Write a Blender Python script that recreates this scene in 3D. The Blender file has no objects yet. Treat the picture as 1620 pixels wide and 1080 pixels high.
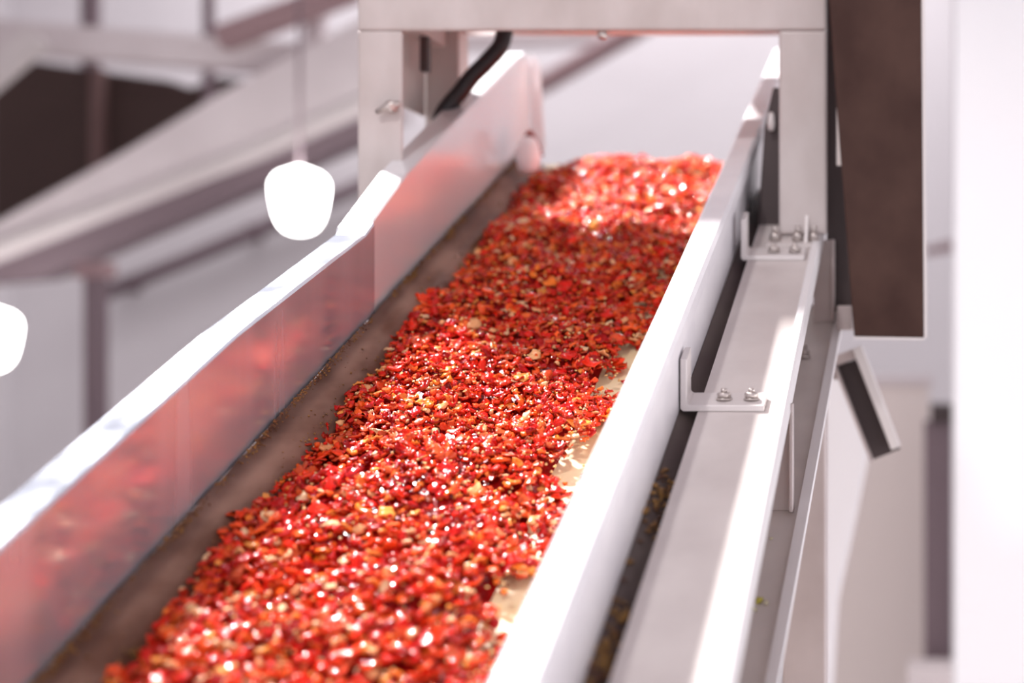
import bpy, bmesh, math, random
import numpy as np
from mathutils import Vector, Matrix, Euler

S = bpy.context.scene
COL = S.collection
random.seed(7)
RNG = np.random.default_rng(11)

# ------------------------------------------------------------------ camera
# camera at (0,0,H) looking along +Y (the conveyor's heading), lens shifted sideways
H = 2.40
F = 2250.0                 # focal length in pixels of the 1620 px frame (50 mm on 36 mm)
PX, PY = 1465.0, 540.0     # principal point
T = 990.0 / F              # conveyor slope
cam_d = bpy.data.cameras.new('camera')
cam = bpy.data.objects.new('camera', cam_d)
COL.objects.link(cam)
cam.location = (0, 0, H)
cam.rotation_euler = (math.pi / 2, 0, 0)
cam_d.sensor_width = 36.0
cam_d.lens = 50.0
cam_d.shift_x = -(PX - 810.0) / 1620.0
cam_d.shift_y = 0.0
cam_d.clip_start = 0.05
cam_d.clip_end = 100
cam_d.dof.use_dof = True
cam_d.dof.focus_distance = 2.33
cam_d.dof.aperture_fstop = 1.35
S.camera = cam

# ------------------------------------------------------------------ colour management
S.view_settings.view_transform = 'Standard'
S.view_settings.look = 'None'
S.view_settings.gamma = 1.0
S.view_settings.use_curve_mapping = False
S.view_settings.exposure = 0.36

# ------------------------------------------------------------------ world
w = bpy.data.worlds.new('hall_daylight')
S.world = w
w.use_nodes = True
bg = w.node_tree.nodes['Background']
bg.inputs[0].default_value = (0.975, 0.92, 0.965, 1)
bg.inputs[1].default_value = .86


def area(name, loc, target, power, size, size_y=None, color=(1, 1, 1), shape='RECTANGLE'):
    d = bpy.data.lights.new(name, 'AREA')
    d.energy = power
    d.shape = shape
    d.size = size
    d.size_y = size_y or size
    d.color = color
    o = bpy.data.objects.new(name, d)
    o.location = loc
    o.rotation_euler = (Vector(target) - Vector(loc)).to_track_quat('-Z', 'Y').to_euler()
    COL.objects.link(o)
    return o


# the high-bay lamp that throws the sharp shade of the gantry
key = area('key_high_bay', (-2.75, 4.2, H + 3.9), (-0.85, 2.3, H), 215, 0.34, color=(1, .965, .94), shape='DISK')
key.data.spread = math.radians(100)
# unseen fill lamp added to brighten the low end of the belt
area('near_fill', (-1.6, -0.8, H + 3.9), (-0.7, 1.6, H - .6), 66, 0.26, color=(1, .97, .97), shape='DISK')
# broad fill added under the ceiling to brighten the back wall
area('back_wall_fill', (-3.0, 11.9, H + 4.9), (-3.0, 11.9, 0), 200, 9.0, 2.6, color=(1, .965, 1))
area('pillar_fill', (3.9, 1.6, H - 1.1), (.9, 5.6, H - 2.1), 62, 1.6, 2.0, color=(.97, .97, 1))  # side light added to whiten the pillar, no window there

# ------------------------------------------------------------------ helpers


def P(px, py, d):
    return Vector(((px - PX) / F * d, d, H + (PY - py) / F * d))


def V(x, z, d):
    """point on the conveyor: x across, z height in the cross-section plane, d distance"""
    return Vector((x, d, H + z + d * T))


def mat(name, col, rough=.5, metal=0.0, **kw):
    m = bpy.data.materials.new(name)
    m.use_nodes = True
    b = m.node_tree.nodes['Principled BSDF']
    b.inputs['Base Color'].default_value = (*col, 1)
    b.inputs['Roughness'].default_value = rough
    b.inputs['Metallic'].default_value = metal
    for k, v in kw.items():
        b.inputs[k].default_value = v
    return m


def mottle(m, c1, c2, scale=(6, 6, 6), lo=.35, hi=.65, detail=4, bump=0.0, rough=None):
    """object-space noise between two colours, optional bump and roughness range"""
    nt = m.node_tree
    b = nt.nodes['Principled BSDF']
    tc = nt.nodes.new('ShaderNodeTexCoord')
    mp = nt.nodes.new('ShaderNodeMapping')
    mp.inputs['Scale'].default_value = scale
    n = nt.nodes.new('ShaderNodeTexNoise')
    n.inputs['Scale'].default_value = 1.0
    n.inputs['Detail'].default_value = detail
    r = nt.nodes.new('ShaderNodeValToRGB')
    r.color_ramp.elements[0].position = lo
    r.color_ramp.elements[1].position = hi
    r.color_ramp.elements[0].color = (*c1, 1)
    r.color_ramp.elements[1].color = (*c2, 1)
    nt.links.new(tc.outputs['Object'], mp.inputs['Vector'])
    nt.links.new(mp.outputs['Vector'], n.inputs['Vector'])
    nt.links.new(n.outputs['Fac'], r.inputs['Fac'])
    nt.links.new(r.outputs['Color'], b.inputs['Base Color'])
    if rough:
        mr = nt.nodes.new('ShaderNodeMapRange')
        mr.inputs['From Min'].default_value = .3
        mr.inputs['From Max'].default_value = .7
        mr.inputs['To Min'].default_value = rough[0]
        mr.inputs['To Max'].default_value = rough[1]
        nt.links.new(n.outputs['Fac'], mr.inputs['Value'])
        nt.links.new(mr.outputs['Result'], b.inputs['Roughness'])
    if bump:
        bp = nt.nodes.new('ShaderNodeBump')
        bp.inputs['Strength'].default_value = bump
        bp.inputs['Distance'].default_value = .002
        nt.links.new(n.outputs['Fac'], bp.inputs['Height'])
        nt.links.new(bp.outputs['Normal'], b.inputs['Normal'])
    return m


M = {}
M['panel_steel'] = mottle(mat('brushed_panel_steel', (.8, .78, .8), .2, .65), (.56, .61, .71), (.68, .73, .83),
                          (9, 9, .7), lo=.3, hi=.7, rough=(.05, .34))
M['white_panel'] = mottle(mat('whitened_panel_steel', (.85, .83, .86), .25, .35), (.88, .89, .93), (.91, .92, .95), (5, 5, .6), rough=(.14, .26))  # whiter than the near panel to stand in for the reflected wall
M['white_steel'] = mottle(mat('white_coated_steel', (.85, .83, .86), .4, .1), (.80, .78, .82), (.88, .86, .89), (9, 9, 9))
M['frame_steel'] = mottle(mat('painted_frame_steel', (.66, .61, .6), .42, .15), (.64, .58, .565), (.74, .68, .66), (7, 7, 7))
M['post_steel'] = mottle(mat('dull_post_steel', (.62, .56, .55), .45, .2), (.52, .455, .435), (.63, .565, .55), (8, 8, 4))
M['stand_steel'] = mottle(mat('pinkish_stand_steel', (.55, .47, .46), .5, .1), (.50, .42, .41), (.60, .52, .51), (6, 6, 6))
M['bolt_steel'] = mat('zinc_bolt_steel', (.62, .56, .53), .3, .8)
M['dark_panel'] = mottle(mat('dark_brown_cover_steel', (.12, .075, .065), .7, .0, **{'Specular IOR Level': .3}), (.048, .020, .015), (.078, .038, .029),
                         (9, 9, 7), detail=6)
M['dark_steel'] = mat('dark_bare_steel', (.07, .05, .05), .5, .3)
M['dark_bed'] = mottle(mat('shaded_bed_steel', (.1, .07, .06), .6), (.07, .045, .045), (.13, .10, .09), (7, 3, 7))  # dark tone stands in for the shade of the deep gap
M['lip'] = mat('lit_lip_steel', (.86, .83, .84), .35, .1)  # paler than the frame steel, stands in for light on the lips
M['rim'] = mat('pale_edge_steel', (.75, .70, .69), .4, .2)
M['skirt'] = mottle(mat('brown_stained_skirt', (.3, .2, .17), .3, 0, **{'Specular IOR Level': .25}), (.13, .06, .04), (.29, .17, .13), (14, 5, 14),
                    rough=(.3, .5))
M['residue'] = mottle(mat('yellow_residue', (.45, .26, .05), .5), (.13, .05, .025), (.40, .21, .05), (30, 30, 30))
M['red_residue'] = mat('red_residue', (.30, .03, .02), .4)
M['belt'] = mottle(mat('cream_belt', (.86, .70, .42), .35), (.80, .62, .34), (.90, .76, .50), (12, 12, 12))
M['cable'] = mat('black_rubber', (.012, .009, .012), .45)
M['white_plastic'] = mat('white_plastic', (.88, .86, .89), .35)
M['wall'] = mottle(mat('pale_wall_paint', (.78, .75, .77), .7), (.76, .73, .75), (.80, .77, .79), (.5, .5, .5))
M['white_wall'] = mat('white_wall_paint', (.93, .93, .96), .6)
M['floor'] = mottle(mat('sealed_concrete', (.5, .46, .46), .5), (.45, .41, .41), (.55, .51, .51), (1, 1, 1))
M['ceiling'] = mat('ceiling_sheet', (.62, .57, .60), .7)
M['truss'] = mottle(mat('pale_truss_paint', (.62, .54, .56), .6), (.70, .63, .64), (.77, .70, .71), (2, 2, 2))
M['mauve'] = mat('mauve_steel', (.20, .145, .165), .6)
M['rosy'] = mat('rosy_steel', (.36, .235, .245), .6)
M['void'] = mat('dark_brown_housing', (.055, .03, .026), .8)
M['void_strut'] = mat('brown_strut_steel', (.15, .085, .08), .7)
M['beige'] = mat('beige_sheet', (.88, .79, .75), .6)
M['lamp_body'] = mat('lamp_body', (.8, .8, .84), .4)
lm = bpy.data.materials.new('lit_lamp_diffuser')
lm.use_nodes = True
lb = lm.node_tree.nodes['Principled BSDF']
lb.inputs['Base Color'].default_value = (1, 1, 1, 1)
lb.inputs['Emission Color'].default_value = (1, .985, .96, 1)
lb.inputs['Emission Strength'].default_value = 14
M['lamp'] = lm


def pepper_material():
    m = bpy.data.materials.new('wet_chopped_pepper')
    m.use_nodes = True
    nt = m.node_tree
    b = nt.nodes['Principled BSDF']
    a = nt.nodes.new('ShaderNodeAttribute')
    a.attribute_name = 'pepper_colour'
    nt.links.new(a.outputs['Color'], b.inputs['Base Color'])
    b.inputs['Roughness'].default_value = .22
    b.inputs['Specular IOR Level'].default_value = .22
    b.inputs['Coat Weight'].default_value = .7
    b.inputs['Coat IOR'].default_value = 1.33
    b.inputs['IOR'].default_value = 1.33
    b.inputs['Coat Roughness'].default_value = .04
    tc = nt.nodes.new('ShaderNodeTexCoord')
    n = nt.nodes.new('ShaderNodeTexNoise')
    n.inputs['Scale'].default_value = 260
    n.inputs['Detail'].default_value = 1
    bp = nt.nodes.new('ShaderNodeBump')
    bp.inputs['Strength'].default_value = .55
    bp.inputs['Distance'].default_value = .0012
    nt.links.new(tc.outputs['Object'], n.inputs['Vector'])
    nt.links.new(n.outputs['Fac'], bp.inputs['Height'])
    nt.links.new(bp.outputs['Normal'], b.inputs['Coat Normal'])
    nt.links.new(bp.outputs['Normal'], b.inputs['Normal'])
    return m


M['pepper'] = pepper_material()


class MB:
    """collects shapes into one mesh"""

    def __init__(self):
        self.v, self.f, self.sm = [], [], []

    def add(self, vs, fs, smooth=False):
        o = len(self.v)
        self.v += [Vector(p) for p in vs]
        self.f += [tuple(i + o for i in f) for f in fs]
        self.sm += [smooth] * len(fs)
        return self

    def hexa(self, p):
        """8 corners: bottom 4 then top 4, same winding"""
        return self.add(p, [(0, 3, 2, 1), (4, 5, 6, 7), (0, 1, 5, 4), (1, 2, 6, 5), (2, 3, 7, 6), (3, 0, 4, 7)])

    def box(self, lo, hi):
        x0, y0, z0 = lo
        x1, y1, z1 = hi
        return self.hexa([(x0, y0, z0), (x1, y0, z0), (x1, y1, z0), (x0, y1, z0),
                          (x0, y0, z1), (x1, y0, z1), (x1, y1, z1), (x0, y1, z1)])

    def loft(self, rings, smooth=False, closed=True):
        """rings: list of equally long closed point loops"""
        n = len(rings[0])
        vs = [p for r in rings for p in r]
        fs = []
        for k in range(len(rings) - 1):
            for i in range(n):
                j = (i + 1) % n
                fs.append((k * n + i, k * n + j, (k + 1) * n + j, (k + 1) * n + i))
        fs.append(tuple(reversed(range(n))))
        fs.append(tuple((len(rings) - 1) * n + i for i in range(n)))
        return self.add(vs, fs, smooth)

    def prism(self, poly, off):
        off = Vector(off)
        return self.loft([[Vector(p) for p in poly], [Vector(p) + off for p in poly]])

    def bar(self, a, b, wid, hei, up=(0, 0, 1)):
        a, b = Vector(a), Vector(b)
        t = (b - a).normalized()
        s = t.cross(Vector(up)).normalized()
        u = s.cross(t).normalized()
        r = lambda c: [c - s * wid / 2 - u * hei / 2, c + s * wid / 2 - u * hei / 2,
                       c + s * wid / 2 + u * hei / 2, c - s * wid / 2 + u * hei / 2]
        return self.loft([r(a), r(b)])

    def tube(self, pts, rad, n=14):
        pts = [Vector(p) for p in pts]
        rings = []
        for i, p in enumerate(pts):
            t = (pts[min(i + 1, len(pts) - 1)] - pts[max(i - 1, 0)]).normalized()
            s = t.cross(Vector((0.31, .9, .2))).normalized()
            u = s.cross(t).normalized()
            rr = rad[i] if isinstance(rad, (list, tuple)) else rad
            rings.append([p + (s * math.cos(2 * math.pi * k / n) + u * math.sin(2 * math.pi * k / n)) * rr
                          for k in range(n)])
        return self.loft(rings, True)

    def lathe(self, prof, c, n=28, axis='Z'):
        c = Vector(c)
        rings = []
        for r, z in prof:
            ring = []
            for k in range(n):
                a = 2 * math.pi * k / n
                v = (r * math.cos(a), r * math.sin(a), z)
                if axis == 'X':
                    v = (z, r * math.cos(a), r * math.sin(a))
                if axis == 'Y':
                    v = (r * math.cos(a), z, r * math.sin(a))
                ring.append(c + Vector(v))
            rings.append(ring)
        return self.loft(rings, True)

    def build(self, name, m, parent=None, bevel=0.0, label=None):
        me = bpy.data.meshes.new(name)
        me.from_pydata([tuple(p) for p in self.v], [], self.f)
        bm = bmesh.new()
        bm.from_mesh(me)
        bmesh.ops.recalc_face_normals(bm, faces=bm.faces)
        bm.to_mesh(me)
        bm.free()
        for p, s in zip(me.polygons, self.sm):
            p.use_smooth = s
        me.materials.append(m)
        o = bpy.data.objects.new(name, me)
        COL.objects.link(o)
        if parent is not None:
            o.parent = parent
            o.matrix_parent_inverse = Matrix.Translation(parent.location).inverted()
        if bevel:
            b = o.modifiers.new('edge', 'BEVEL')
            b.width = bevel
            b.segments = 3
            b.limit_method = 'ANGLE'
            b.angle_limit = math.radians(40)
            b.harden_normals = False
        if label:
            o['label'] = label
        return o


def thing(name, label, cat, loc, group=None):
    o = bpy.data.objects.new(name, None)
    o.location = loc
    o.empty_display_size = .1
    COL.objects.link(o)
    return tag(o, label, cat, group)


def tag(o, label, cat, group=None, kind=None):
    o['label'] = label
    o['category'] = cat
    if group:
        o['group'] = group
    if kind:
        o['kind'] = kind
    return o


def struct(name, mb, m):
    o = mb.build(name, m)
    o['kind'] = 'structure'
    return o


# ------------------------------------------------------------------ room shell
X0, X1, Y1, CEIL = -9.0, 4.2, 14.0, H + 5.2
struct('floor', MB().box((X0, -6, -.1), (X1, Y1, 0)), M['floor'])
struct('ceiling', MB().box((X0, -6, CEIL), (X1, Y1, CEIL + .1)), M['ceiling'])
struct('wall_back', MB().box((X0, Y1, 0), (X1, Y1 + .1, CEIL)), M['wall'])
struct('wall_left', MB().box((X0 - .1, -6, 0), (X0, Y1, CEIL)), M['wall'])
struct('wall_right', MB().box((X1, -6, 0), (X1 + .1, Y1, CEIL)), M['white_wall'])
# broad white pillar at the right of the picture
d = 5.6
pl = P(1512, 0, d).x
struct('wall_pillar', MB().box((pl, d, 0), (pl + 1.5, d + .7, CEIL)), M['white_wall'])

# ------------------------------------------------------------------ conveyor
conv = thing('conveyor', 'inclined steel trough conveyor carrying chopped red peppers uphill', 'conveyor', (-.7, 2.2, 0))
ZT = -.913                     # top of the side walls
XLI, XLO = -1.016, -1.074      # left wall, inner and outer edge of its folded top
XRI, XRO = -.415, -.365        # right wall
ZP = -1.132                    # surface of the product
ZB = -1.175                    # belt top
D0, DTOP = 0.9, 3.72           # low end (below the frame) and crest of the belt


def ltop(d):
    """height offset of the left wall's folded top along the belt"""
    return float(np.interp(d, [0, 2.1, 2.58, 2.80, 3.13, 3.33, 3.6, 4.0], [0, 0, -.028, .012, .033, .045, .061, .075]))


def folded(side, xi, xo, dd, top, bottom, t=.004, lip=.022):
    """sheet with a folded flange: inner vertical sheet, flange outwards, lip turned down"""
    s = -1 if side == 'L' else 1
    mb = MB()
    rings = []
    for dv in dd:
        z = ZT + top(dv)
        pr = [(xi, bottom(dv)), (xi, z - .004), (xi + s * .004, z), (xo - s * .004, z), (xo, z - .004), (xo, z - lip),
              (xo - s * t, z - lip), (xo - s * t, z - t - .003), (xi + s * t, z - t - .003), (xi + s * t, bottom(dv))]
        rings.append([V(x, zz, dv) for x, zz in pr])
    mb.loft(rings)
    return mb


zsk = -1.100
folded('L', XLI, XLO, [D0, 1.4, 1.9, 2.1, 2.25, 2.4, 2.58, 2.62], ltop, lambda q: zsk).build(
    'side_panel', M['panel_steel'], conv, label='tall polished left side panel reflecting the red peppers')
far_dd = [2.6, 2.7, 2.8, 2.9, 3.13, 3.33, 3.55, 3.62, 3.68, 3.72]


def ltop_far(dv):
    base = ltop(dv)
    if dv > 3.58:
        base -= .10 * ((dv - 3.58) / .14) ** 2
    return base


far = folded('L', XLI - .004, XLO - .004, far_dd, lambda q: ltop_far(q) + .002, lambda q: zsk - .04)
far.build('end_panel', M['white_panel'], conv, label='far raised end section of the left side panel, whitened for the wall it reflects, with a rounded corner')
# end flange turned into the trough at the crest, white
mb = MB()
e0, e1 = 3.66, 3.664
mb.hexa([V(XLI, -1.12, e0), V(XLI + .035, -1.12, e0), V(XLI + .035, -1.12, e1), V(XLI, -1.12, e1),
         V(XLI, -.87, e0), V(XLI + .022, -.90, e0), V(XLI + .022, -.90, e1), V(XLI, -.87, e1)])
mb.build('end_flange', M['white_steel'], conv)
# bearing cap and residue at the crest
q = P(836, 246, 3.42)
MB().lathe([(0.004, -.042), (.017, -.040), (.025, -.03), (.028, -.005), (.027, .018), (.021, .034), (.012, .044), (.003, .047)], q, 20).build(
    'bearing_cap', M['white_plastic'], conv, label='white rounded bearing cap at the crest of the belt')

mb = MB()
for sgn in (-1, 1):
    for k in range(7):
        c = P(838 + sgn * (2 + 3.0 * k), 212 + 5.2 * k + random.uniform(-2, 2), 3.45)
        rr = .0085 - .0006 * k
        mb.add([c + Vector((rr * a, rr * b_, rr * e_)) for a, b_, e_ in [(1, 0, 0), (-1, 0, 0), (0, 1, 0), (0, -1, 0), (0, 0, 1.3), (0, 0, -1.3)]],
               [(0, 2, 4), (2, 1, 4), (1, 3, 4), (3, 0, 4), (2, 0, 5), (1, 2, 5), (3, 1, 5), (0, 3, 5)], True)
mb.build('cap_residue', M['red_residue'], conv, label='dark red pepper residue above the white bearing cap')

# right side wall with folded top
mb = MB()
rings = []
for dv in [D0, 1.5, 2.2, 2.75, 3.1, 3.5, 3.9]:
    zt, zb = ZT, -1.060 - .0
    pr = [(XRI, -1.15), (XRI, zt - .006), (XRI + .006, zt), (XRO - .006, zt), (XRO, zt - .006), (XRO, zt - .03),
          (XRO - .004, zt - .034), (XRO - .012, zt - .05), (XRO - .012, zb), (XRI + .02, -1.15)]
    rings.append([V(x, z, dv) for x, z in pr])
mb.loft(rings)
mb.build('side_wall', M['white_steel'], conv, label='low white right side wall with a broad flat top')

# stained rubber skirt along the left wall
mb = MB()
rings = []
for i in range(60):
    dv = D0 + (3.6 - D0) * i / 59
    j = .004 * math.sin(i * 2.7) + .003 * math.sin(i * 1.3 + 1)
    pr = [(XLI + .001, zsk + j * .4), (XLI + .006, zsk + .006 + j * .4), (XLI + .058, ZP - .022 + j * .3), (XLI + .058, ZB), (XLI + .001, ZB)]
    rings.append([V(x, z, dv) for x, z in pr])
mb.loft(rings, True)
mb.build('skirt', M['skirt'], conv, label='brown stained rubber skirt between the left panel and the peppers')

# yellow residue line along the skirt's upper edge
nr = 6000
mb = MB()
for i in range(nr):
    dv = random.uniform(1.35, 3.5)
    r = random.choice([.0006, .0008, .001, .0013, .0017, .0022]) * (1 + .3 * random.random())
    if math.sin(dv * 9) + math.sin(dv * 23 + 1) + random.uniform(-1.4, 1.4) < -.6:
        continue
    off = abs(random.gauss(0, .07)) if random.random() < .86 else (1 - abs(random.gauss(0, .16)) if random.random() < .8 else random.random())
    c = V(XLI + .005 + .05 * off, zsk + .005 - .05 * off + random.uniform(-.002, .003), dv)
    vs = [c + Vector((random.uniform(.6, 1.3) * r * x, random.uniform(.8, 2.2) * r * y, random.uniform(.6, 1.2) * r * z))
          for x, y, z in [(1, 0, 0), (-1, 0, 0), (0, 1, 0), (0, -1, 0), (0, 0, 1), (0, 0, -1)]]
    mb.add(vs, [(0, 2, 4), (2, 1, 4), (1, 3, 4), (3, 0, 4), (2, 0, 5), (1, 2, 5), (3, 1, 5), (0, 3, 5)], True)
ro = mb.build('residue', M['residue'], conv, label='yellow and brown pepper residue along the skirt')
ro['kind'] = 'stuff'

# belt loop round a head pulley
RB = .06
mb = MB()
hp = (DTOP, H + ZB + DTOP * T - RB)         # pulley axis (y, z)
th = math.atan(T)
prof = [(D0, H + ZB + D0 * T)]
yt, zt = hp[0] - RB * math.sin(th), hp[1] + RB * math.cos(th)
top = []
for k in range(8):
    f_ = k / 7
    top.append((D0 + (yt - D0) * f_, (H + ZB + D0 * T) * (1 - f_) + zt * f_))
arc = [(hp[0] + RB * math.cos(a), hp[1] + RB * math.sin(a)) for a in
       [math.pi / 2 + th - (math.pi) * k / 14 for k in range(1, 15)]]
ret = [(D0, arc[-1][1] - (arc[-1][0] - D0) * T)]
outer = top + arc + ret
rb2 = RB - .006
top2 = [(y + .006 * math.sin(th), z - .006 * math.cos(th)) for y, z in top]
arc2 = [(hp[0] + rb2 * math.cos(a), hp[1] + rb2 * math.sin(a)) for a in
        [math.pi / 2 + th - (math.pi) * k / 14 for k in range(1, 15)]]
ret2 = [(D0, arc2[-1][1] - (arc2[-1][0] - D0) * T)]
loop = outer + list(reversed(top2 + arc2 + ret2))
xa, xb = XLI + .004, XRI - .004
for k in range(len(outer) - 1):
    a, b = outer[k], outer[k + 1]
    inn = (top2 + arc2 + ret2)
    c, e = inn[k], inn[k + 1]
    mb.hexa([(xa, *c), (xb, *c), (xb, *e), (xa, *e), (xa, *a), (xb, *a), (xb, *b), (xa, *b)])
mb.build('belt', M['belt'], conv, label='cream coloured belt bare along its right edge')
MB().lathe([(rb2, xa), (rb2, xb)], (0, hp[0], hp[1]), 32, 'X').build('head_pulley', M['dark_steel'], conv)

# --- right hand carrying channel
ZC = -1.060
XC0, XC1 = ZC / 3.05, ZC / 4.92      # -.3475, -.2154
mb = MB()
rings = []
for dv in [D0, 1.6, 2.3, 3.0, 3.20]:
    pr = [(XC0, ZC), (XC1 - .012, ZC), (XC1 - .012, ZC + .004), (XC1 - .008, ZC + .008), (XC1 + .0, ZC + .008), (XC1 + .003, ZC + .004),
          (XC1 + .003, ZC - .022), (XC1 - .001, ZC - .022), (XC1 - .004, ZC - .008), (XC0 + .006, ZC - .008), (XC0 + .006, ZC - .06), (XC0, ZC - .06)]
    rings.append([V(x, z, dv) for x, z in pr])
mb.loft(rings)
mb.build('side_channel', M['frame_steel'], conv, label='flat topped grey carrying channel beside the right wall')
mb = MB()
mb.loft([[V(x, z, dv) for x, z in [(XC1 - .0125, ZC + .0002), (XC1 - .0125, ZC + .010), (XC1 - .009, ZC + .013), (XC1 + .001, ZC + .013), (XC1 + .0045, ZC + .009),
                                   (XC1 + .0045, ZC - .024), (XC1 + .0032, ZC - .024), (XC1 + .0032, ZC + .0085), (XC1 - .0015, ZC + .0085)]] for dv in (D0, 1.6, 2.3, 3.18)])
mb.build('channel_lip', M['lip'], conv, label='bright upstanding lip along the right edge of the channel')
# dark underside trough closing the gap between wall and channel
mb = MB()
rings = []
for dv in [D0, 2.0, 3.2]:
    pr = [(XRO - .012, -1.063), (XC0 - .0, -1.09), (XC0, -1.12), (XRI + .02, -1.148)]
    rings.append([V(x, z, dv) for x, z in pr])
mb.loft(rings)
mb.build('bed_frame', M['dark_bed'], conv, label='bed frame coloured dark for the shade in the gap between right wall and channel')
mb = MB()
for k in range(420):
    dv = random.uniform(1.45, 2.02)
    t_ = random.random()
    r_ = random.uniform(.003, .008)
    c = V(XRO - .012 + t_ * (XC0 - XRO + .012), -1.064 - .026 * t_ + .002, dv)
    if math.sin(dv * 13) + random.uniform(-1, 1) < -.1:
        continue
    mb.add([c + Vector((r_ * a, 1.5 * r_ * b_, .5 * r_ * e_)) for a, b_, e_ in [(1, 0, 0), (-1, 0, 0), (0, 1, 0), (0, -1, 0), (0, 0, 1), (0, 0, -1)]],
           [(0, 2, 4), (2, 1, 4), (1, 3, 4), (3, 0, 4), (2, 0, 5), (1, 2, 5), (3, 1, 5), (0, 3, 5)], True)
go = mb.build('residue', M['residue'], conv, label='yellow brown residue in the gap beside the right wall')
go['kind'] = 'stuff'
# end upstand of the channel
e = V(XC1, ZC, 3.2)
MB().box((XC1 - .010, 3.19, e.z - .04), (XC1 + .008, 3.215, e.z + .022)).build('end_stop', M['rim'], conv, bevel=.006)

# --- lower rail
ZL = -1.25
mb = MB()
rings = []
for dv, xr in [(D0, ZL / 6.25), (1.8, ZL / 6.45), (2.4, ZL / 6.8), (2.95, ZL / 7.2), (3.02, ZL / 7.25)]:
    pr = [(-.33, ZL), (xr - .012, ZL), (xr - .012, ZL + .006), (xr, ZL + .006), (xr, ZL - .012), (xr - .004, ZL - .012), (xr - .006, ZL - .006), (-.33, ZL - .006)]
    rings.append([V(x, z, dv) for x, z in pr])
mb.loft(rings)
mbl = MB()
mbl.loft([[V(x, z, dv) for x, z in [(xr - .013, ZL + .0065), (xr - .013, ZL + .012), (xr + .003, ZL + .012), (xr + .003, ZL - .004), (xr + .0004, ZL - .004), (xr + .0004, ZL + .0065)]]
          for dv, xr in [(D0, ZL / 6.25), (1.8, ZL / 6.45), (2.4, ZL / 6.8), (2.95, ZL / 7.2), (3.02, ZL / 7.25)]])
mbl.build('rail_lip', M['lip'], conv, label='bright lip along the right edge of the lower rail')
mb.build('lower_rail', M['frame_steel'], conv, label='lower grey ledge rail with a bright right lip')

# --- hanger plates between channel and lower rail
for dv, x0, x1 in ((2.235, -.262, -.2075), (2.93, -.232, -.188)):
    mb = MB()
    z0 = H + ZL + dv * T + .001
    z1 = H + ZC + dv * T - .02
    mb.box((x0, dv, z0), (x1, dv + .006, z1))
    mb.box((x1 - .006, dv - .022, z0), (x1, dv + .006, z1))
    mb.build('hanger_plate', M['stand_steel'], conv, bevel=.0015)

for bx_, by_ in ((1272, 566), (1290, 470)):
    dv = F * -ZL / (by_ - PY + F * T)
    c = P(bx_, by_, dv) + Vector((0, 0, .001))
    MB().lathe([(.013, 0), (.013, .003), (.0105, .0032), (.0105, .013), (.006, .014), (.006, .024)], c, 12).build('rail_bolt', M['bolt_steel'], conv)

# --- L brackets with two bolts each
for (pxl, pxr, pyf, dv) in ((1076, 1209, 664, 2.165), (1172, 1273, 413, 2.765)):
    a, b = P(pxl, pyf, dv), P(pxr, pyf, dv)
    a.z = b.z = H + ZC + dv * T + .0006
    t = .0095
    mb = MB()
    # foot
    rings = []
    xl, xr = a.x, b.x
    hgt = .080
    for yy in (dv, dv + .042):
        zf = a.z + (yy - dv) * T
        pr = [(xl + .004, zf), (xr, zf), (xr, zf + t), (xl + .014, zf + t), (xl + .010, zf + t + .004),
              (xl + .010, zf + hgt), (xl, zf + hgt), (xl, zf + .004)]
        rings.append([Vector((x, yy, z)) for x, z in pr])
    mb.loft(rings)
    br = mb.build('bracket', M['rim'], conv, bevel=.0015)
    for fr in (.50, .83):
        bx = xl + (xr - xl) * fr
        mb = MB()
        c = Vector((bx, dv + .02, a.z + .02 * T + t - .001))
        mb.lathe([(.0125, 0), (.0125, .0022)], c, 20)
        mb.lathe([(.0105, .0022), (.0105, .010), (.009, .0115)], c, 6)
        mb.lathe([(.005, .0115), (.005, .0175)], c, 10)
        mb.build('bolt', M['bolt_steel'], br)

# --- legs
lx0, lx1 = P(1238, 0, 2.62).x, P(1306, 0, 2.62).x
ztop = H + ZL + 2.62 * T - .007
MB().box((lx0, 2.62, 0), (lx1, 2.69, ztop)).build('leg', M['stand_steel'], conv, bevel=.004)
MB().box((XLO - .07, 2.62, 0), (XLO, 2.69, H + ZB + 2.62 * T)).build('leg', M['stand_steel'], conv, bevel=.004)
MB().box((XLO, 2.63, H + ZB + 2.62 * T - .16), (lx0, 2.68, H + ZB + 2.62 * T - .12)).build('cross_member', M['stand_steel'], conv)
MB().box((lx0, 1.14, 0), (lx1, 1.21, H + ZL + 1.14 * T - .008)).build('leg', M['stand_steel'], conv, bevel=.004)
MB().box((XLO - .07, 1.14, 0), (XLO, 1.21, H + ZB + 1.14 * T)).build('leg', M['stand_steel'], conv, bevel=.004)

# ------------------------------------------------------------------ gantry over the belt
DG = 2.86
gan = thing('gantry_frame', 'grey square tube gantry frame straddling the conveyor', 'frame', P(935, 300, DG))


def pxbox(x0, x1, y0, y1, d0, dep):
    a, b = P(x0, y1, d0), P(x1, y0, d0)
    return (a.x, d0, a.z), (b.x, d0 + dep, b.z)


zch = H + ZC + DG * T
TP = .012
gx0, gx1 = P(565, 0, DG).x, P(1308, 0, DG).x
pxw = P(636, 0, DG).x
prx = P(1232, 0, DG).x
zb = P(0, 48, DG).z
ztop = zb + .10
MB().box((gx0, DG, P(0, 300, DG).z - .14), (pxw, DG + TP, zb)).build('post', M['post_steel'], gan, bevel=.006)
MB().box((prx, DG, zch + .012 + (TP) * T), (gx1, DG + TP, zb)).build('post', M['post_steel'], gan, bevel=.006)
MB().box((gx0, DG, zb), (gx1, DG + TP, ztop)).build('top_beam', M['post_steel'], gan, bevel=.006)
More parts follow.
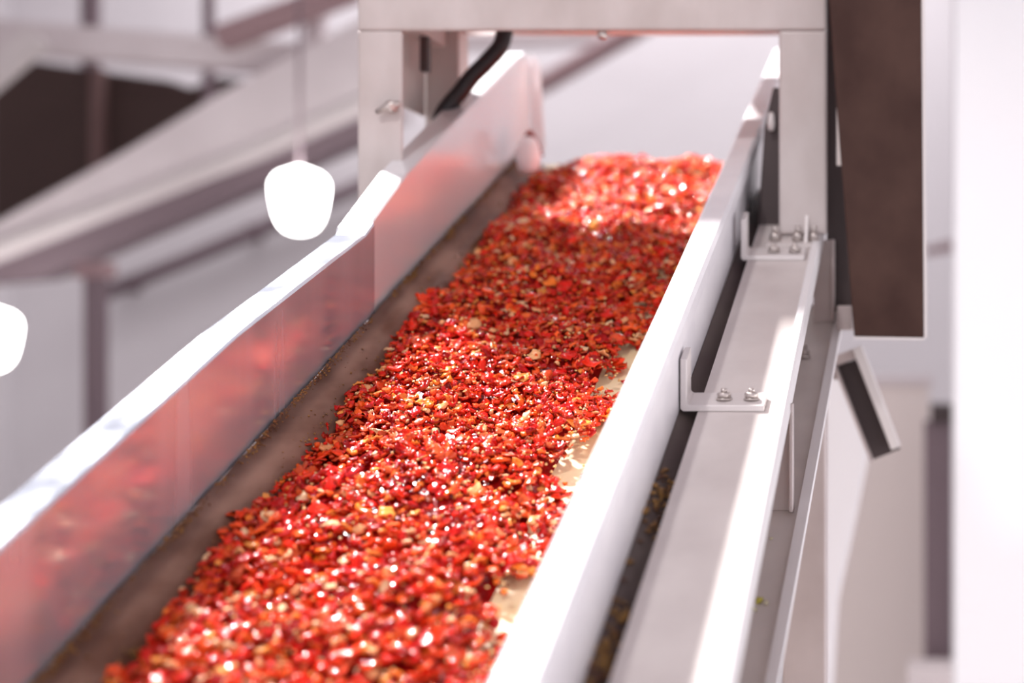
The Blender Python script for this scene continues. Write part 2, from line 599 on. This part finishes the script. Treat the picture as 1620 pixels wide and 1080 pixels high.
# rear frame
DR = 3.215
rx0, rx1 = P(672, 0, DR).x, P(726, 0, DR).x
zr = P(0, 40, DR).z
MB().box((rx0, DR, zr - .62), (rx1, DR + .07, ztop - .02)).build('rear_post', M['post_steel'], gan, bevel=.005)
MB().box((gx1 - .085, DR, H + ZC + DR * T - .05), (gx1 - .012, DR + .07, ztop - .02)).build('rear_post', M['post_steel'], gan, bevel=.005)
MB().box((rx0, DR, ztop - .02), (gx1 - .012, DR + .07, ztop + .06)).build('rear_beam', M['post_steel'], gan, bevel=.005)
# thin upright and flat behind the left post
MB().box((gx0 + .006, DG + TP, P(0, 165, 3.05).z), (gx0 + .012, DR, ztop + .06)).build('side_plate', M['post_steel'], gan)
MB().box((P(664, 0, 3.1).x, 3.1, P(0, 112, 3.1).z), (P(676, 0, 3.1).x, 3.12, ztop - .01)).build('guide_strip', M['dark_steel'], gan)
# dark block put in for the shade between right wall and right post
MB().prism([P(1197, 376, 2.96), P(1238, 376, 2.96), P(1238, 138, 2.96), P(1223, 138, 2.96), P(1209, 200, 2.96)], (0, .22, 0)).build(
    'shade_block', M['dark_steel'], gan, bevel=.004, label='dark block standing in for shade between the right wall and the right post')
MB().lathe([(.001, -.016), (.006, -.014), (.008, 0), (.006, .02), (.001, .024)], P(1220, 195, 2.945), 12).build('highlight_knob', M['rim'], gan)  # pale knob in place of a small highlight
MB().box((-.58, DR + .07, ztop + .06), (-.40, 3.62, ztop + .20)).build('shade_wing', M['post_steel'], gan, bevel=.005)  # hidden extension added to shade the top of the right wall
# side ties front to rear
MB().box((gx0 + .012, DG + TP, ztop - .06), (gx0 + .06, DR, ztop + .06)).build('side_tie', M['post_steel'], gan)
MB().box((gx1 - .075, DG + TP, ztop - .06), (gx1 - .02, DR, ztop)).build('side_tie', M['post_steel'], gan)
# unseen box added across the two frames to cast the shade on the belt
MB().box((gx0 - .05, DG - .0, ztop + .06), (gx1 + .0, DR + .07, ztop + .20)).build(
    'shade_housing', M['post_steel'], gan, bevel=.01)
MB().box((gx0, DG, ztop), (gx1, DG + TP, ztop + .06)).build('housing_rail', M['post_steel'], gan)
# foot plate and studs
fz = zch + .0006


def onch(x_, y_, up):
    return (x_, y_, H + ZC + y_ * T + up)


fa, fb_ = P(1214, 0, DG).x, P(1296, 0, DG).x
mb = MB()
mb.hexa([onch(fa, DG - .035, .0006), onch(fb_, DG - .035, .0006), onch(fb_, DG + .03, .0006), onch(fa, DG + .03, .0006),
         onch(fa, DG - .035, .0106), onch(fb_, DG - .035, .0106), onch(fb_, DG + .03, .0106), onch(fa, DG + .03, .0106)])
fp = mb.build('foot_plate', M['frame_steel'], gan, bevel=.002)
for bx in (1226, 1262, 1288):
    c = P(bx, 0, DG - .015)
    c.z = fz - .015 * T + .009
    mb = MB()
    mb.lathe([(.012, 0), (.012, .002)], c, 18)
    mb.lathe([(.0105, .002), (.0105, .013), (.009, .0145)], c, 6)
    mb.lathe([(.0055, .0145), (.0055, .028), (.0045, .030)], c, 10)
    mb.build('stud', M['bolt_steel'], fp)
# gusset between post and plate
g0 = P(1274, 0, DG - .001)
MB().prism([(g0.x, DG, fz + .008), (g0.x, DG - .028, fz - .004), (g0.x, DG, fz + .055)], (.006, 0, 0)).build('gusset', M['rim'], gan)
# bolt under the beam, latch on the left post
c = P(953, 54, DG + .02)
MB().lathe([(.007, -.010), (.010, -.006), (.010, .004), (.006, .012)], c, 12).build('beam_bolt', M['bolt_steel'], gan)
la = P(622, 170, DG)
mb = MB()
mb.lathe([(.012, -.004), (.012, -.018), (.006, -.022)], (la.x, DG, la.z), 12, 'Y')
mb.tube([(la.x - .028, DG - .015, la.z - .012), (la.x, DG - .018, la.z + .002), (la.x + .02, DG - .015, la.z + .006)], [.005, .007, .005])
mb.build('latch', M['bolt_steel'], gan)

# ------------------------------------------------------------------ dark cover panel on the right
DP = 2.80
pan = thing('cover_panel', 'tall dark brown steel cover panel hanging right of the gantry post', 'panel', P(1405, 535, DP))
poly = [P(1351, 532, DP), P(1462, 534, DP), P(1457, -120, DP), P(1302, -120, DP)]
MB().prism(poly, (0, .05, 0)).build('plate', M['dark_panel'], pan, bevel=.003)
a, b = P(1462, 534, DP), P(1457, -120, DP)
MB().hexa([a, a + Vector((.006, 0, 0)), a + Vector((.006, .05, 0)), a + Vector((0, .05, 0)),
           b, b + Vector((.006, 0, 0)), b + Vector((.006, .05, 0)), b + Vector((0, .05, 0))]).build('lit_edge_strip', M['rim'], pan)  # pale strip paints the light on the panel's side face
a = P(1351, 532, DP)
b = P(1462, 534, DP)
MB().hexa([a - Vector((0, 0, .005)), b - Vector((0, 0, .005)), b + Vector((0, .05, -.005)), a + Vector((0, .05, -.005)),
           a, b, b + Vector((0, .05, 0)), a + Vector((0, .05, 0))]).build('bottom_strip', M['rim'], pan)
s0 = P(1322, 0, 2.9)
MB().box((P(1305, 0, 2.9).x, 2.955, P(0, 492, 2.9).z), (P(1347, 0, 2.9).x, 2.975, P(0, -120, 2.9).z)).build('side_return', M['dark_steel'], pan)
MB().box((P(1324, 0, 2.87).x, 2.862, P(0, 262, 2.87).z), (P(1331, 0, 2.87).x, 2.872, P(0, 172, 2.87).z)).build(
    'streak_strip', M['beige'], pan)  # beige strip painted in for a bright streak beside the panel
MB().box((P(1326, 0, 2.9).x, 2.852, P(0, 522, 2.9).z), (P(1350, 0, 2.9).x, 2.955, P(0, 484, 2.9).z)).build('corner_clip', M['stand_steel'], pan, bevel=.003)
MB().box((gx1, DG + .0, P(0, -60, DG).z), (P(1440, 0, DG).x, DG + .05, P(0, -110, DG).z)).build('hanger_arm', M['dark_steel'], pan)

# ------------------------------------------------------------------ diagonal brace
DBR = 3.0
bra = thing('diagonal_brace', 'short slanting channel brace sticking out below the dark cover panel', 'brace', P(1380, 640, DBR))
a0, a1 = P(1342, 572, DBR), P(1400, 722, DBR)
tdir = (a1 - a0).normalized()
sx = Vector((tdir.z, 0, -tdir.x))
if sx.x < 0:
    sx = -sx
wd = .068
yv = Vector((0, 1, 0))
mb = MB()


def slab(mb, o, u0, u1, v0, v1, l0, l1):
    f = lambda u, v, l: o + sx * u + yv * v + tdir * l
    mb.hexa([f(u0, v0, l0), f(u1, v0, l0), f(u1, v1, l0), f(u0, v1, l0), f(u0, v0, l1), f(u1, v0, l1), f(u1, v1, l1), f(u0, v1, l1)])


L = (a1 - a0).length
slab(mb, a0, -wd / 2, wd / 2, .05, .055, 0, L)
mb.build('web', M['dark_steel'], bra)  # dark colour stands in for the shade inside the channel
mb = MB()
slab(mb, a0, wd / 2 - .017, wd / 2 + .004, 0, .05, -.022, L - .008)
mb.build('flange', M['rim'], bra, bevel=.002)  # paler colour paints the light on the right edge
mb = MB()
slab(mb, a0, -wd / 2, -wd / 2 + .006, 0, .05, 0, L)
mb.build('flange', M['stand_steel'], bra)
mb = MB()
slab(mb, a0, -wd / 2, wd / 2 - .018, .01, .055, -.022, -.001)
mb.build('end_plate', M['stand_steel'], bra)
# arm that carries it back to the lower rail
mb = MB()
mb.box((P(1290, 0, 3.06).x, 3.055, P(0, 600, 3.06).z), (P(1345, 0, 3.06).x, 3.08, P(0, 572, 3.06).z))
mb.build('stub', M['stand_steel'], bra)

# ------------------------------------------------------------------ black cable
pts = [(806, 2), (803, 24), (798, 52), (791, 74), (770, 98), (746, 122), (728, 146), (712, 164), (698, 186), (690, 230)]
pw = []
for i, (x, y) in enumerate(pts):
    pw.append(P(x, y, 3.175))
fine = []
for i in range(len(pw) - 1):
    p0, p1, p2, p3 = pw[max(i - 1, 0)], pw[i], pw[i + 1], pw[min(i + 2, len(pw) - 1)]
    for k in range(6):
        t = k / 6
        fine.append(.5 * ((2 * p1) + (p2 - p0) * t + (2 * p0 - 5 * p1 + 4 * p2 - p3) * t * t + (3 * p1 - p0 - 3 * p2 + p3) * t ** 3))
fine.append(pw[-1])
cb = MB().tube(fine, .0185).build('cable', M['cable'])
tag(cb, 'thick black cable hanging down behind the left side panel inside the gantry', 'cable')

# ------------------------------------------------------------------ peppers
PAL = np.array([
    (.36, .003, .003), (.50, .006, .004), (.64, .012, .004), (.76, .022, .005), (.82, .045, .007), (.85, .10, .012),
    (.84, .18, .02), (.84, .30, .06), (.85, .40, .18), (.88, .56, .32), (.52, .016, .018)])
PALW = np.array([.13, .20, .20, .15, .10, .08, .05, .025, .03, .025, .01])
PALW = PALW / PALW.sum()


def templates():
    """closed pieces: bent flake, chunk, pale disc; each (verts, quads)"""
    out = {}
    nu, nv = 5, 4
    v, f = [], []
    for top in (1, 0):
        for i in range(nu):
            for j in range(nv):
                v.append((i / (nu - 1) - .5, j / (nv - 1) - .5, .5 if top else -.5))
    I = lambda t, i, j: (0 if t else nu * nv) + i * nv + j
    for i in range(nu - 1):
        for j in range(nv - 1):
            f.append((I(1, i, j), I(1, i + 1, j), I(1, i + 1, j + 1), I(1, i, j + 1)))
            f.append((I(0, i, j), I(0, i, j + 1), I(0, i + 1, j + 1), I(0, i + 1, j)))
    for i in range(nu - 1):
        f.append((I(1, i, 0), I(0, i, 0), I(0, i + 1, 0), I(1, i + 1, 0)))
        f.append((I(1, i, nv - 1), I(1, i + 1, nv - 1), I(0, i + 1, nv - 1), I(0, i, nv - 1)))
    for j in range(nv - 1):
        f.append((I(1, 0, j), I(1, 0, j + 1), I(0, 0, j + 1), I(0, 0, j)))
        f.append((I(1, nu - 1, j), I(0, nu - 1, j), I(0, nu - 1, j + 1), I(1, nu - 1, j + 1)))
    return np.array(v), np.array(f)


TV, TF = templates()


def surf(x, d):
    """height of the heap over the slope plane"""
    n = (.008 * np.sin(x * 23 + d * 9) + .007 * np.sin(d * 17 - x * 11 + 1.3) + .005 * np.sin(x * 41 + d * 33)
         + .004 * np.sin(d * 57 + x * 13))
    edge = np.clip((x + .97) / .06, 0, 1)
    right = np.clip((-.515 - x) / .08, 0, 1)
    right = np.where((d > 1.55) & (d < 2.75), right, np.maximum(right, .6))
    return ZP - .012 + n + .012 * edge + (-.026) * (1 - right)


def pieces(N, sizes, cen, tilt=.5, bend=None, jit=.09):
    """N bent flakes -> verts (N,V,3); cen in (x, z, d) conveyor coordinates"""
    Lx, Ly, Lz = sizes
    v = np.repeat(TV[None], N, 0).copy()
    taper = RNG.uniform(-.5, .5, (N, 1))
    v[:, :, 1] *= 1 + taper * v[:, :, 0] * 1.2
    rnd = 1 - .35 * (np.abs(v[:, :, 0]) * 2) ** 2 * (np.abs(v[:, :, 1]) * 2)
    v[:, :, 0] *= rnd
    v[:, :, 1] *= rnd
    v[:, :, 0] *= Lx[:, None]
    v[:, :, 1] *= Ly[:, None]
    bend = RNG.uniform(-.9, 1.5, (N, 1)) if bend is None else bend
    b2 = RNG.uniform(-.5, .9, (N, 1))
    v[:, :, 2] = v[:, :, 2] * Lz[:, None] - bend * (v[:, :, 0] ** 2) / Lx[:, None] - b2 * (v[:, :, 1] ** 2) / Lx[:, None]
    # one jitter per (i,j) column so top and bottom stay together, plus a little of its own
    col = RNG.normal(0, 1, (N, 20, 3))
    j = np.concatenate([col, col], 1) * (Lx[:, None, None] * jit * .6)
    v += j
    v += RNG.normal(0, 1, v.shape) * (Lz[:, None, None] * .10)
    a = RNG.uniform(0, 2 * math.pi, N)
    tx = RNG.normal(0, tilt, N)
    ty = RNG.normal(0, tilt, N)
    ca, sa = np.cos(a), np.sin(a)
    R = np.zeros((N, 3, 3))
    Rz = np.zeros((N, 3, 3)); Rz[:, 0, 0] = ca; Rz[:, 0, 1] = -sa; Rz[:, 1, 0] = sa; Rz[:, 1, 1] = ca; Rz[:, 2, 2] = 1
    tx = tx + math.atan(T)
    Rx = np.zeros((N, 3, 3)); Rx[:, 0, 0] = 1; Rx[:, 1, 1] = np.cos(tx); Rx[:, 1, 2] = -np.sin(tx); Rx[:, 2, 1] = np.sin(tx); Rx[:, 2, 2] = np.cos(tx)
    Ry = np.zeros((N, 3, 3)); Ry[:, 0, 0] = np.cos(ty); Ry[:, 0, 2] = np.sin(ty); Ry[:, 1, 1] = 1; Ry[:, 2, 0] = -np.sin(ty); Ry[:, 2, 2] = np.cos(ty)
    R = Rx @ Ry @ Rz
    v = np.einsum('nij,nvj->nvi', R, v)
    if cen is not None:
        v += cen[:, None, :]
    return v


def mesh_from(name, verts, faces, cols, smooth=True):
    me = bpy.data.meshes.new(name)
    nv, nf = len(verts), len(faces)
    me.vertices.add(nv)
    me.vertices.foreach_set('co', verts.astype(np.float32).ravel())
    me.loops.add(nf * 4)
    me.loops.foreach_set('vertex_index', faces.astype(np.int32).ravel())
    me.polygons.add(nf)
    me.polygons.foreach_set('loop_start', np.arange(0, nf * 4, 4, dtype=np.int32))
    me.polygons.foreach_set('use_smooth', np.full(nf, smooth))
    me.update(calc_edges=True)
    ca = me.color_attributes.new('pepper_colour', 'FLOAT_COLOR', 'POINT')
    c4 = np.ones((nv, 4), np.float32)
    c4[:, :3] = cols
    ca.data.foreach_set('color', c4.ravel())
    me.materials.append(M['pepper'])
    return me


def crest(cen):
    """bend the far end of the heap over the head pulley"""
    x, d, z = cen[:, 0], cen[:, 1], cen[:, 2]
    k = np.clip(d - 3.60, 0, None)
    z = z - 1.6 * k ** 2 - .25 * k
    return np.stack([x, d, z], 1)


def piece_colours(N):
    ci = RNG.choice(len(PAL), N, p=PALW)
    base = PAL[ci] * RNG.uniform(.8, 1.12, (N, 1))
    # inner flesh (the underside) is paler
    c = np.repeat(base[:, None, :], 40, 1)
    inner = base * .72 + np.array([.84, .24, .06]) * .28
    flip = RNG.random(N) < .25
    c[:, 20:, :] = inner[:, None, :]
    c[flip, :20, :], c[flip, 20:, :] = inner[flip][:, None, :], base[flip][:, None, :]
    return np.clip(c, 0, .92)


# base of the heap: a closed bumpy bed so that no belt shows through the middle
gx = np.linspace(-.966, -.575, 60)
gd = np.linspace(1.15, 3.76, 250)
GX, GD = np.meshgrid(gx, gd, indexing='ij')
GZ = surf(GX, GD) - .010 + RNG.normal(0, .0018, GX.shape)
ed = np.clip((-.575 - GX) / .06, 0, 1)
GZ = ZB + .001 + (GZ - ZB) * ed
cen = crest(np.stack([GX.ravel(), GD.ravel(), H + GZ.ravel() + GD.ravel() * T], 1))
n0 = len(cen)
idx = np.arange(n0).reshape(60, 250)
q = np.stack([idx[:-1, :-1], idx[1:, :-1], idx[1:, 1:], idx[:-1, 1:]], -1).reshape(-1, 4)
bed_v, bed_f = cen, q
bed_c = np.repeat(np.array([[.26, .004, .004]]), n0, 0) * RNG.uniform(.6, 1.3, (n0, 1))

N = 17500
x = RNG.uniform(-.972, -.425, N)
dd = RNG.uniform(1.2, 3.78, N)
bare = (x > -.536 + .035 * np.sin(dd * 19 + 1.0) + .025 * np.sin(dd * 43)) & (dd < 2.75) & (RNG.random(N) < .93)
x, dd = x[~bare], dd[~bare]
N = len(x)
L = np.clip(RNG.lognormal(math.log(.0158), .38, N), (.006), .036)
Wd = L * RNG.uniform(.35, .9, N)
Th = np.clip(RNG.normal(.0032, .0009, N), .0015, .006)
z = H + np.maximum(surf(x, dd), ZB + .010) + RNG.uniform(-.009, .007, N) + dd * T
onbelt = x > -.545
cen = crest(np.stack([x, dd, z], 1))
pv = pieces(N, (L, Wd, Th), cen, .34)
pc = piece_colours(N)
# seeds: small pale discs lying on top
NS = 1500
xs = RNG.uniform(-.955, -.47, NS)
ds = RNG.uniform(1.25, 3.7, NS)
Ls = RNG.uniform(.0035, .0058, NS)
cs = crest(np.stack([xs, ds, H + surf(xs, ds) + RNG.uniform(.001, .010, NS) + ds * T], 1))
sv = pieces(NS, (Ls, Ls * .85, Ls * .3), cs, .5, jit=.04)
sc_ = np.repeat((np.array([[.88, .54, .22]]) * RNG.uniform(.75, 1.05, (NS, 1)))[:, None, :], 40, 1)
allv = np.concatenate([pv.reshape(-1, 3), sv.reshape(-1, 3), bed_v])
allc = np.concatenate([pc.reshape(-1, 3), np.clip(sc_, 0, .95).reshape(-1, 3), bed_c])
NT = N + NS
pf = (TF[None] + (np.arange(NT) * 40)[:, None, None]).reshape(-1, 4)
allf = np.concatenate([pf, bed_f + NT * 40])
heap = bpy.data.objects.new('chopped_peppers', mesh_from('chopped_peppers', allv, allf, allc))
COL.objects.link(heap)
tag(heap, 'glistening mass of chopped red and orange peppers heaped along the whole belt', 'chopped peppers', kind='stuff')

# the pieces that show largest, each an object of its own: the top layer at the low end of the belt
KINDS = [
    ('red_pepper_flake', 'wet bright red pepper flake on the heap at the low near end of the belt', 'pepper piece', 'red pepper flakes at the near end',
     [2, 3, 4], 150, (.016, .024), (.5, .85), .0034),
    ('dark_pepper_flake', 'dark crimson pepper flake on the heap at the low near end of the belt', 'pepper piece', 'dark pepper flakes at the near end',
     [0, 1], 60, (.015, .023), (.5, .9), .0034),
    ('orange_pepper_strip', 'thin orange pepper strip on the heap at the low near end of the belt', 'pepper piece', 'orange pepper strips at the near end',
     [5, 6, 7], 50, (.018, .027), (.28, .45), .0036),
    ('pale_pepper_slice', 'pale cream pepper slice on the heap at the low near end of the belt', 'pepper piece', 'pale pepper slices at the near end',
     [8, 9], 40, (.012, .019), (.5, .8), .0040),
]
RNG = np.random.default_rng(5)
taken = []
for name, label, cat, group, pal, count, ls, ws, th_ in KINDS:
    protos = []
    for k in range(10):
        Lk = np.array([RNG.uniform(*ls)])
        v = pieces(1, (Lk, Lk * RNG.uniform(*ws), np.array([th_])), None, 0.0)[0]
        base = PAL[pal[k % len(pal)]] * RNG.uniform(.85, 1.1)
        c = np.repeat(base[None], 40, 0)
        c[20:] = base * .72 + np.array([.84, .24, .06]) * .28
        protos.append(mesh_from(name, v, TF, np.clip(c, 0, .92)))
    first = None
    for k in range(count):
        for tr in range(60):
            dv = RNG.uniform(1.60, 1.98)
            xv = RNG.uniform(-.955, -.57)
            if all((xv - a) ** 2 + (dv - b) ** 2 > .0165 ** 2 for a, b in taken):
                break
        taken.append((xv, dv))
        zv = H + float(surf(np.array(xv), np.array(dv))) + .0085 + dv * T
        if first is None:
            o = first = bpy.data.objects.new(name, protos[0])
        else:
            o = first.copy()
            o.data = protos[k % 10]
        COL.objects.link(o)
        o.location = (xv, dv, zv)
        o.rotation_euler = (RNG.normal(0, .28), RNG.normal(0, .28), RNG.uniform(0, 6.28))
        tag(o, label, cat, group)

# crumbs on the lower rail
CR = [('pepper_crumb', 1201, 953, .007, 'yellow green pepper crumb, largest of the little cluster on the lower rail'),
      ('pepper_crumb', 1212, 956, .0045, 'pale crumb right of the yellow green one on the lower rail'),
      ('pepper_crumb', 1193, 966, .0045, 'pale crumb below left of the yellow green one on the lower rail'),
      ('pepper_crumb', 1194, 886, .004, 'lone pale crumb on the lower rail above the yellow green cluster'),
      ('pepper_crumb', 1220, 853, .003, 'tiny pale crumb on the lower rail just below the hanger plate')]
for i, (nm, x_, y_, r_, lb_) in enumerate(CR):
    dv = F * -ZL / (y_ - PY + F * T)
    c = np.array([[.0, .0, .0]])
    v = pieces(1, (np.array([r_ * 2]), np.array([r_ * 1.3]), np.array([r_ * .8])), None, 0.1)[0]
    col = np.repeat(np.array([[.62, .55, .10]]) if i == 0 else np.array([[.82, .76, .55]]), 40, 0)
    o = bpy.data.objects.new(nm, mesh_from(nm, v, TF, col))
    p = P(x_, y_, dv)
    o.location = (p.x, p.y, p.z + r_ * .6)
    COL.objects.link(o)
    tag(o, lb_, 'crumb', 'crumbs on the lower rail')

# ------------------------------------------------------------------ hanging lamps
LAMPS = [(474, 318, 8.6, 'glowing white high bay lamp hanging above the left side panel'),
         (-14, 537, 9.0, 'glowing white high bay lamp cut off by the left picture edge')]
for px, py, dv, lab in LAMPS:
    c = P(px, py, dv)
    t = thing('hanging_lamp', lab, 'lamp', c, 'hanging high bay lamps')
    s = .150 / .19
    MB().lathe([(.004, -.192), (.05, -.184), (.085, -.165), (.11, -.135), (.130, -.085), (.144, -.02), (.154, .05), (.157, .085)], c, 32).build('diffuser', M['lamp'], t)
    MB().lathe([(.157, .086), (.153, .11), (.138, .14), (.108, .165), (.06, .183), (.02, .20)], c, 32).build('housing', M['lamp'], t)
    MB().lathe([(.012, .195), (.012, CEIL - c.z)], c, 12).build('rod', M['mauve'], t)

# ------------------------------------------------------------------ hall background, left


def pbar(p0, p1, wpx, dep, d0, d1=None):
    """bar between two pixels at distances d0, d1; wpx high in pixels, dep deep in metres"""
    d1 = d1 or d0
    a, b = P(*p0, d0), P(*p1, d1)
    return MB().bar(a, b, dep, wpx / F * (d0 + d1) / 2)


DBK = 9.6
ov = thing('overhead_conveyor', 'blurred pale inclined overhead conveyor crossing the hall at upper left', 'conveyor', P(200, 330, DBK))
def slabpx(pts, dv, dep):
    return MB().prism([P(x_, y_, dv) for x_, y_ in pts], (0, dep, 0))


slabpx([(-80, 394), (37, 328), (200, 238), (348, 148), (600, 14), (600, 172), (407, 255), (148, 355), (-80, 444)], DBK, .6).build('side_plate', M['truss'], ov)
slabpx([(-80, 446), (148, 357), (407, 257), (600, 174), (600, 205), (418, 287), (200, 380), (60, 440), (-80, 452)], DBK + .02, .25).build('under_frame', M['mauve'], ov)
slabpx([(-80, 412), (148, 326), (407, 226), (600, 140), (600, 150), (407, 238), (148, 338), (-80, 424)], DBK - .06, .06).build('side_rib', M['rim'], ov)
MB().box(P(-40, 430, DBK) - Vector((.2, -.3, 0)), P(60, 380, DBK) + Vector((0, .8, 0))).build('drive_box', M['stand_steel'], ov)
for sx_, in ((330,),):
    tp = P(sx_, 380 - sx_ * .5, DBK + .5)
    MB().bar(tp, (tp.x, tp.y, CEIL), .06, .06, (0, 1, 0)).build('hanger_rod', M['mauve'], ov)

hz = 10.6
ho = thing('machine_housing', 'large dark brown machine housing behind the overhead conveyor at upper left', 'machine', P(120, 250, hz))
poly = [P(-80, 190, hz), P(38, 95, hz), P(270, 128, hz), P(300, 140, hz), P(345, 122, hz), P(400, 128, hz), P(372, 240, hz), P(-80, 430, hz)]
MB().prism(poly, (0, 1.2, 0)).build('hood', M['void'], ho)
MB().box(P(142, 330, hz - .12), P(170, 112, hz - .02)).build('strut', M['void_strut'], ho)
tpz = P(100, 100, hz)
MB().box((tpz.x - .05, hz + .3, tpz.z - .1), (tpz.x + .05, hz + .4, CEIL)).build('hanger_rod', M['mauve'], ho)

# roof trusses
tr = thing('roof_truss', 'pale pinkish roof truss beam above the dark machine housing', 'truss', P(200, 70, 9.8))
pbar((-80, 52), (620, 108), 46, .25, 9.9).build('bottom_chord', M['truss'], tr)
pbar((-80, -60), (620, -60), 60, .25, 9.9).build('top_chord', M['truss'], tr)
pbar((332, 130), (332, -60), 30, .1, 9.8).build('web_member', M['truss'], tr)
pbar((100, 70), (100, -60), 26, .1, 9.8).build('web_member', M['beige'], tr)
pbar((350, 62), (560, -16), 34, .15, 9.7).build('web_member', M['rosy'], tr)
pbar((-40, 145), (60, 60), 34, .12, 9.4).build('web_member', M['rim'], tr)  # pale bar put in for a highlight at the left corner
MB().bar(P(500, 100, 9.95), (P(500, 0, 9.95).x, 9.95, CEIL), .12, .12, (0, 1, 0)).build('hanger_rod', M['truss'], tr)

p = P(152, 0, 9.0)
po = thing('support_column', 'blurred mauve steel column standing below the overhead conveyor', 'column', (p.x, 9.0, 0))
MB().box((p.x - .05, 8.95, 0), (p.x + .05, 9.05, P(0, 440, 9).z)).build('shaft', M['mauve'], po)
MB().box((p.x - .085, 8.92, P(0, 440, 9).z), (p.x + .085, 9.08, P(0, 415, 9).z)).build('cap', M['rosy'], po)

pi = thing('wall_pipe', 'thin mauve pipe running slantwise along the back wall behind the lamp', 'pipe', P(300, 400, 13.5))
MB().tube([P(150, 470, 13.8), P(300, 410, 13.8), P(470, 338, 13.8), P(640, 264, 13.8)], .075, 12).build('tube', M['mauve'], pi)
for k in (.1, .5, .9):
    a = P(150, 470, 13.8).lerp(P(640, 264, 13.8), k)
    MB().box((a.x - .04, 13.8, a.z - .08), (a.x + .04, 14.0, a.z + .08)).build('pipe_clip', M['mauve'], pi)

# rosy pipe seen behind the gantry
rp = MB().tube([P(700, 190, 12), P(860, 132, 12), P(930, 92, 12), P(1020, 40, 12), P(1300, -130, 12)], .085, 12).build('overhead_pipe', M['rosy'])
tag(rp, 'rosy overhead pipe slanting behind the gantry beside the cable', 'pipe')
du = MB().bar(P(640, 62, 12.5), P(1000, 48, 12.5), .3, .2).build('ceiling_duct', M['truss'])
tag(du, 'pale horizontal duct behind the top beam of the gantry', 'duct')

# ------------------------------------------------------------------ hall background, right
cz = 6.6
mc = thing('machine_column', 'blurred dark mauve upright with a darker cap beside the white pillar', 'column', P(1488, 900, cz))
a, b = P(1462, 0, cz), P(1540, 0, cz)
MB().box((a.x, cz, 0), (b.x, cz + .2, P(0, 668, cz).z)).build('shaft', M['mauve'], mc)
MB().box((P(1472, 0, cz).x, cz - .03, P(0, 668, cz).z), (b.x, cz + .2, P(0, 640, cz).z)).build('cap', M['dark_steel'], mc)
bz = 7.2
bp_ = thing('machine_cabinet', 'blurred beige machine cabinet below the slanting brace', 'cabinet', P(1415, 1000, bz))
MB().box((P(1300, 0, bz).x, bz, 0), (P(1470, 0, bz).x, bz + .5, P(0, 610, bz).z)).build('body', M['beige'], bp_)
MB().box((P(1300, 0, bz).x - .02, bz - .03, P(0, 610, bz).z), (P(1470, 0, bz).x + .02, bz + .52, P(0, 596, bz).z)).build('top', M['truss'], bp_)
wz = 4.4
ws_ = MB().prism([P(1296, 1180, wz), P(1296, 590, wz), P(1345, 585, wz), P(1384, 640, wz), P(1378, 700, wz), P(1352, 830, wz), P(1326, 950, wz), P(1312, 1180, wz)],
                 (0, .03, 0)).build('chute_guard', M['white_plastic'], None, bevel=.01)
tag(ws_, 'tapering white plastic chute guard behind the conveyor leg', 'guard')
lz = 6.2
ld = MB().box((P(1436, 0, lz).x, lz, P(0, 1110, lz).z - .02), (P(1530, 0, lz).x, lz + .3, P(0, 1066, lz).z)).build('machine_ledge', M['truss'])
tag(ld, 'pale ledge at the foot of the dark mauve upright', 'ledge')
vz = 11.0
vb = MB().prism([P(1462, 392, vz), P(1530, 374, vz), P(1530, 392, vz), P(1462, 402, vz)], (0, .2, 0)).build('wall_bracket', M['rosy'])
tag(vb, 'small rosy bracket on the far wall right of the cover panel', 'bracket')
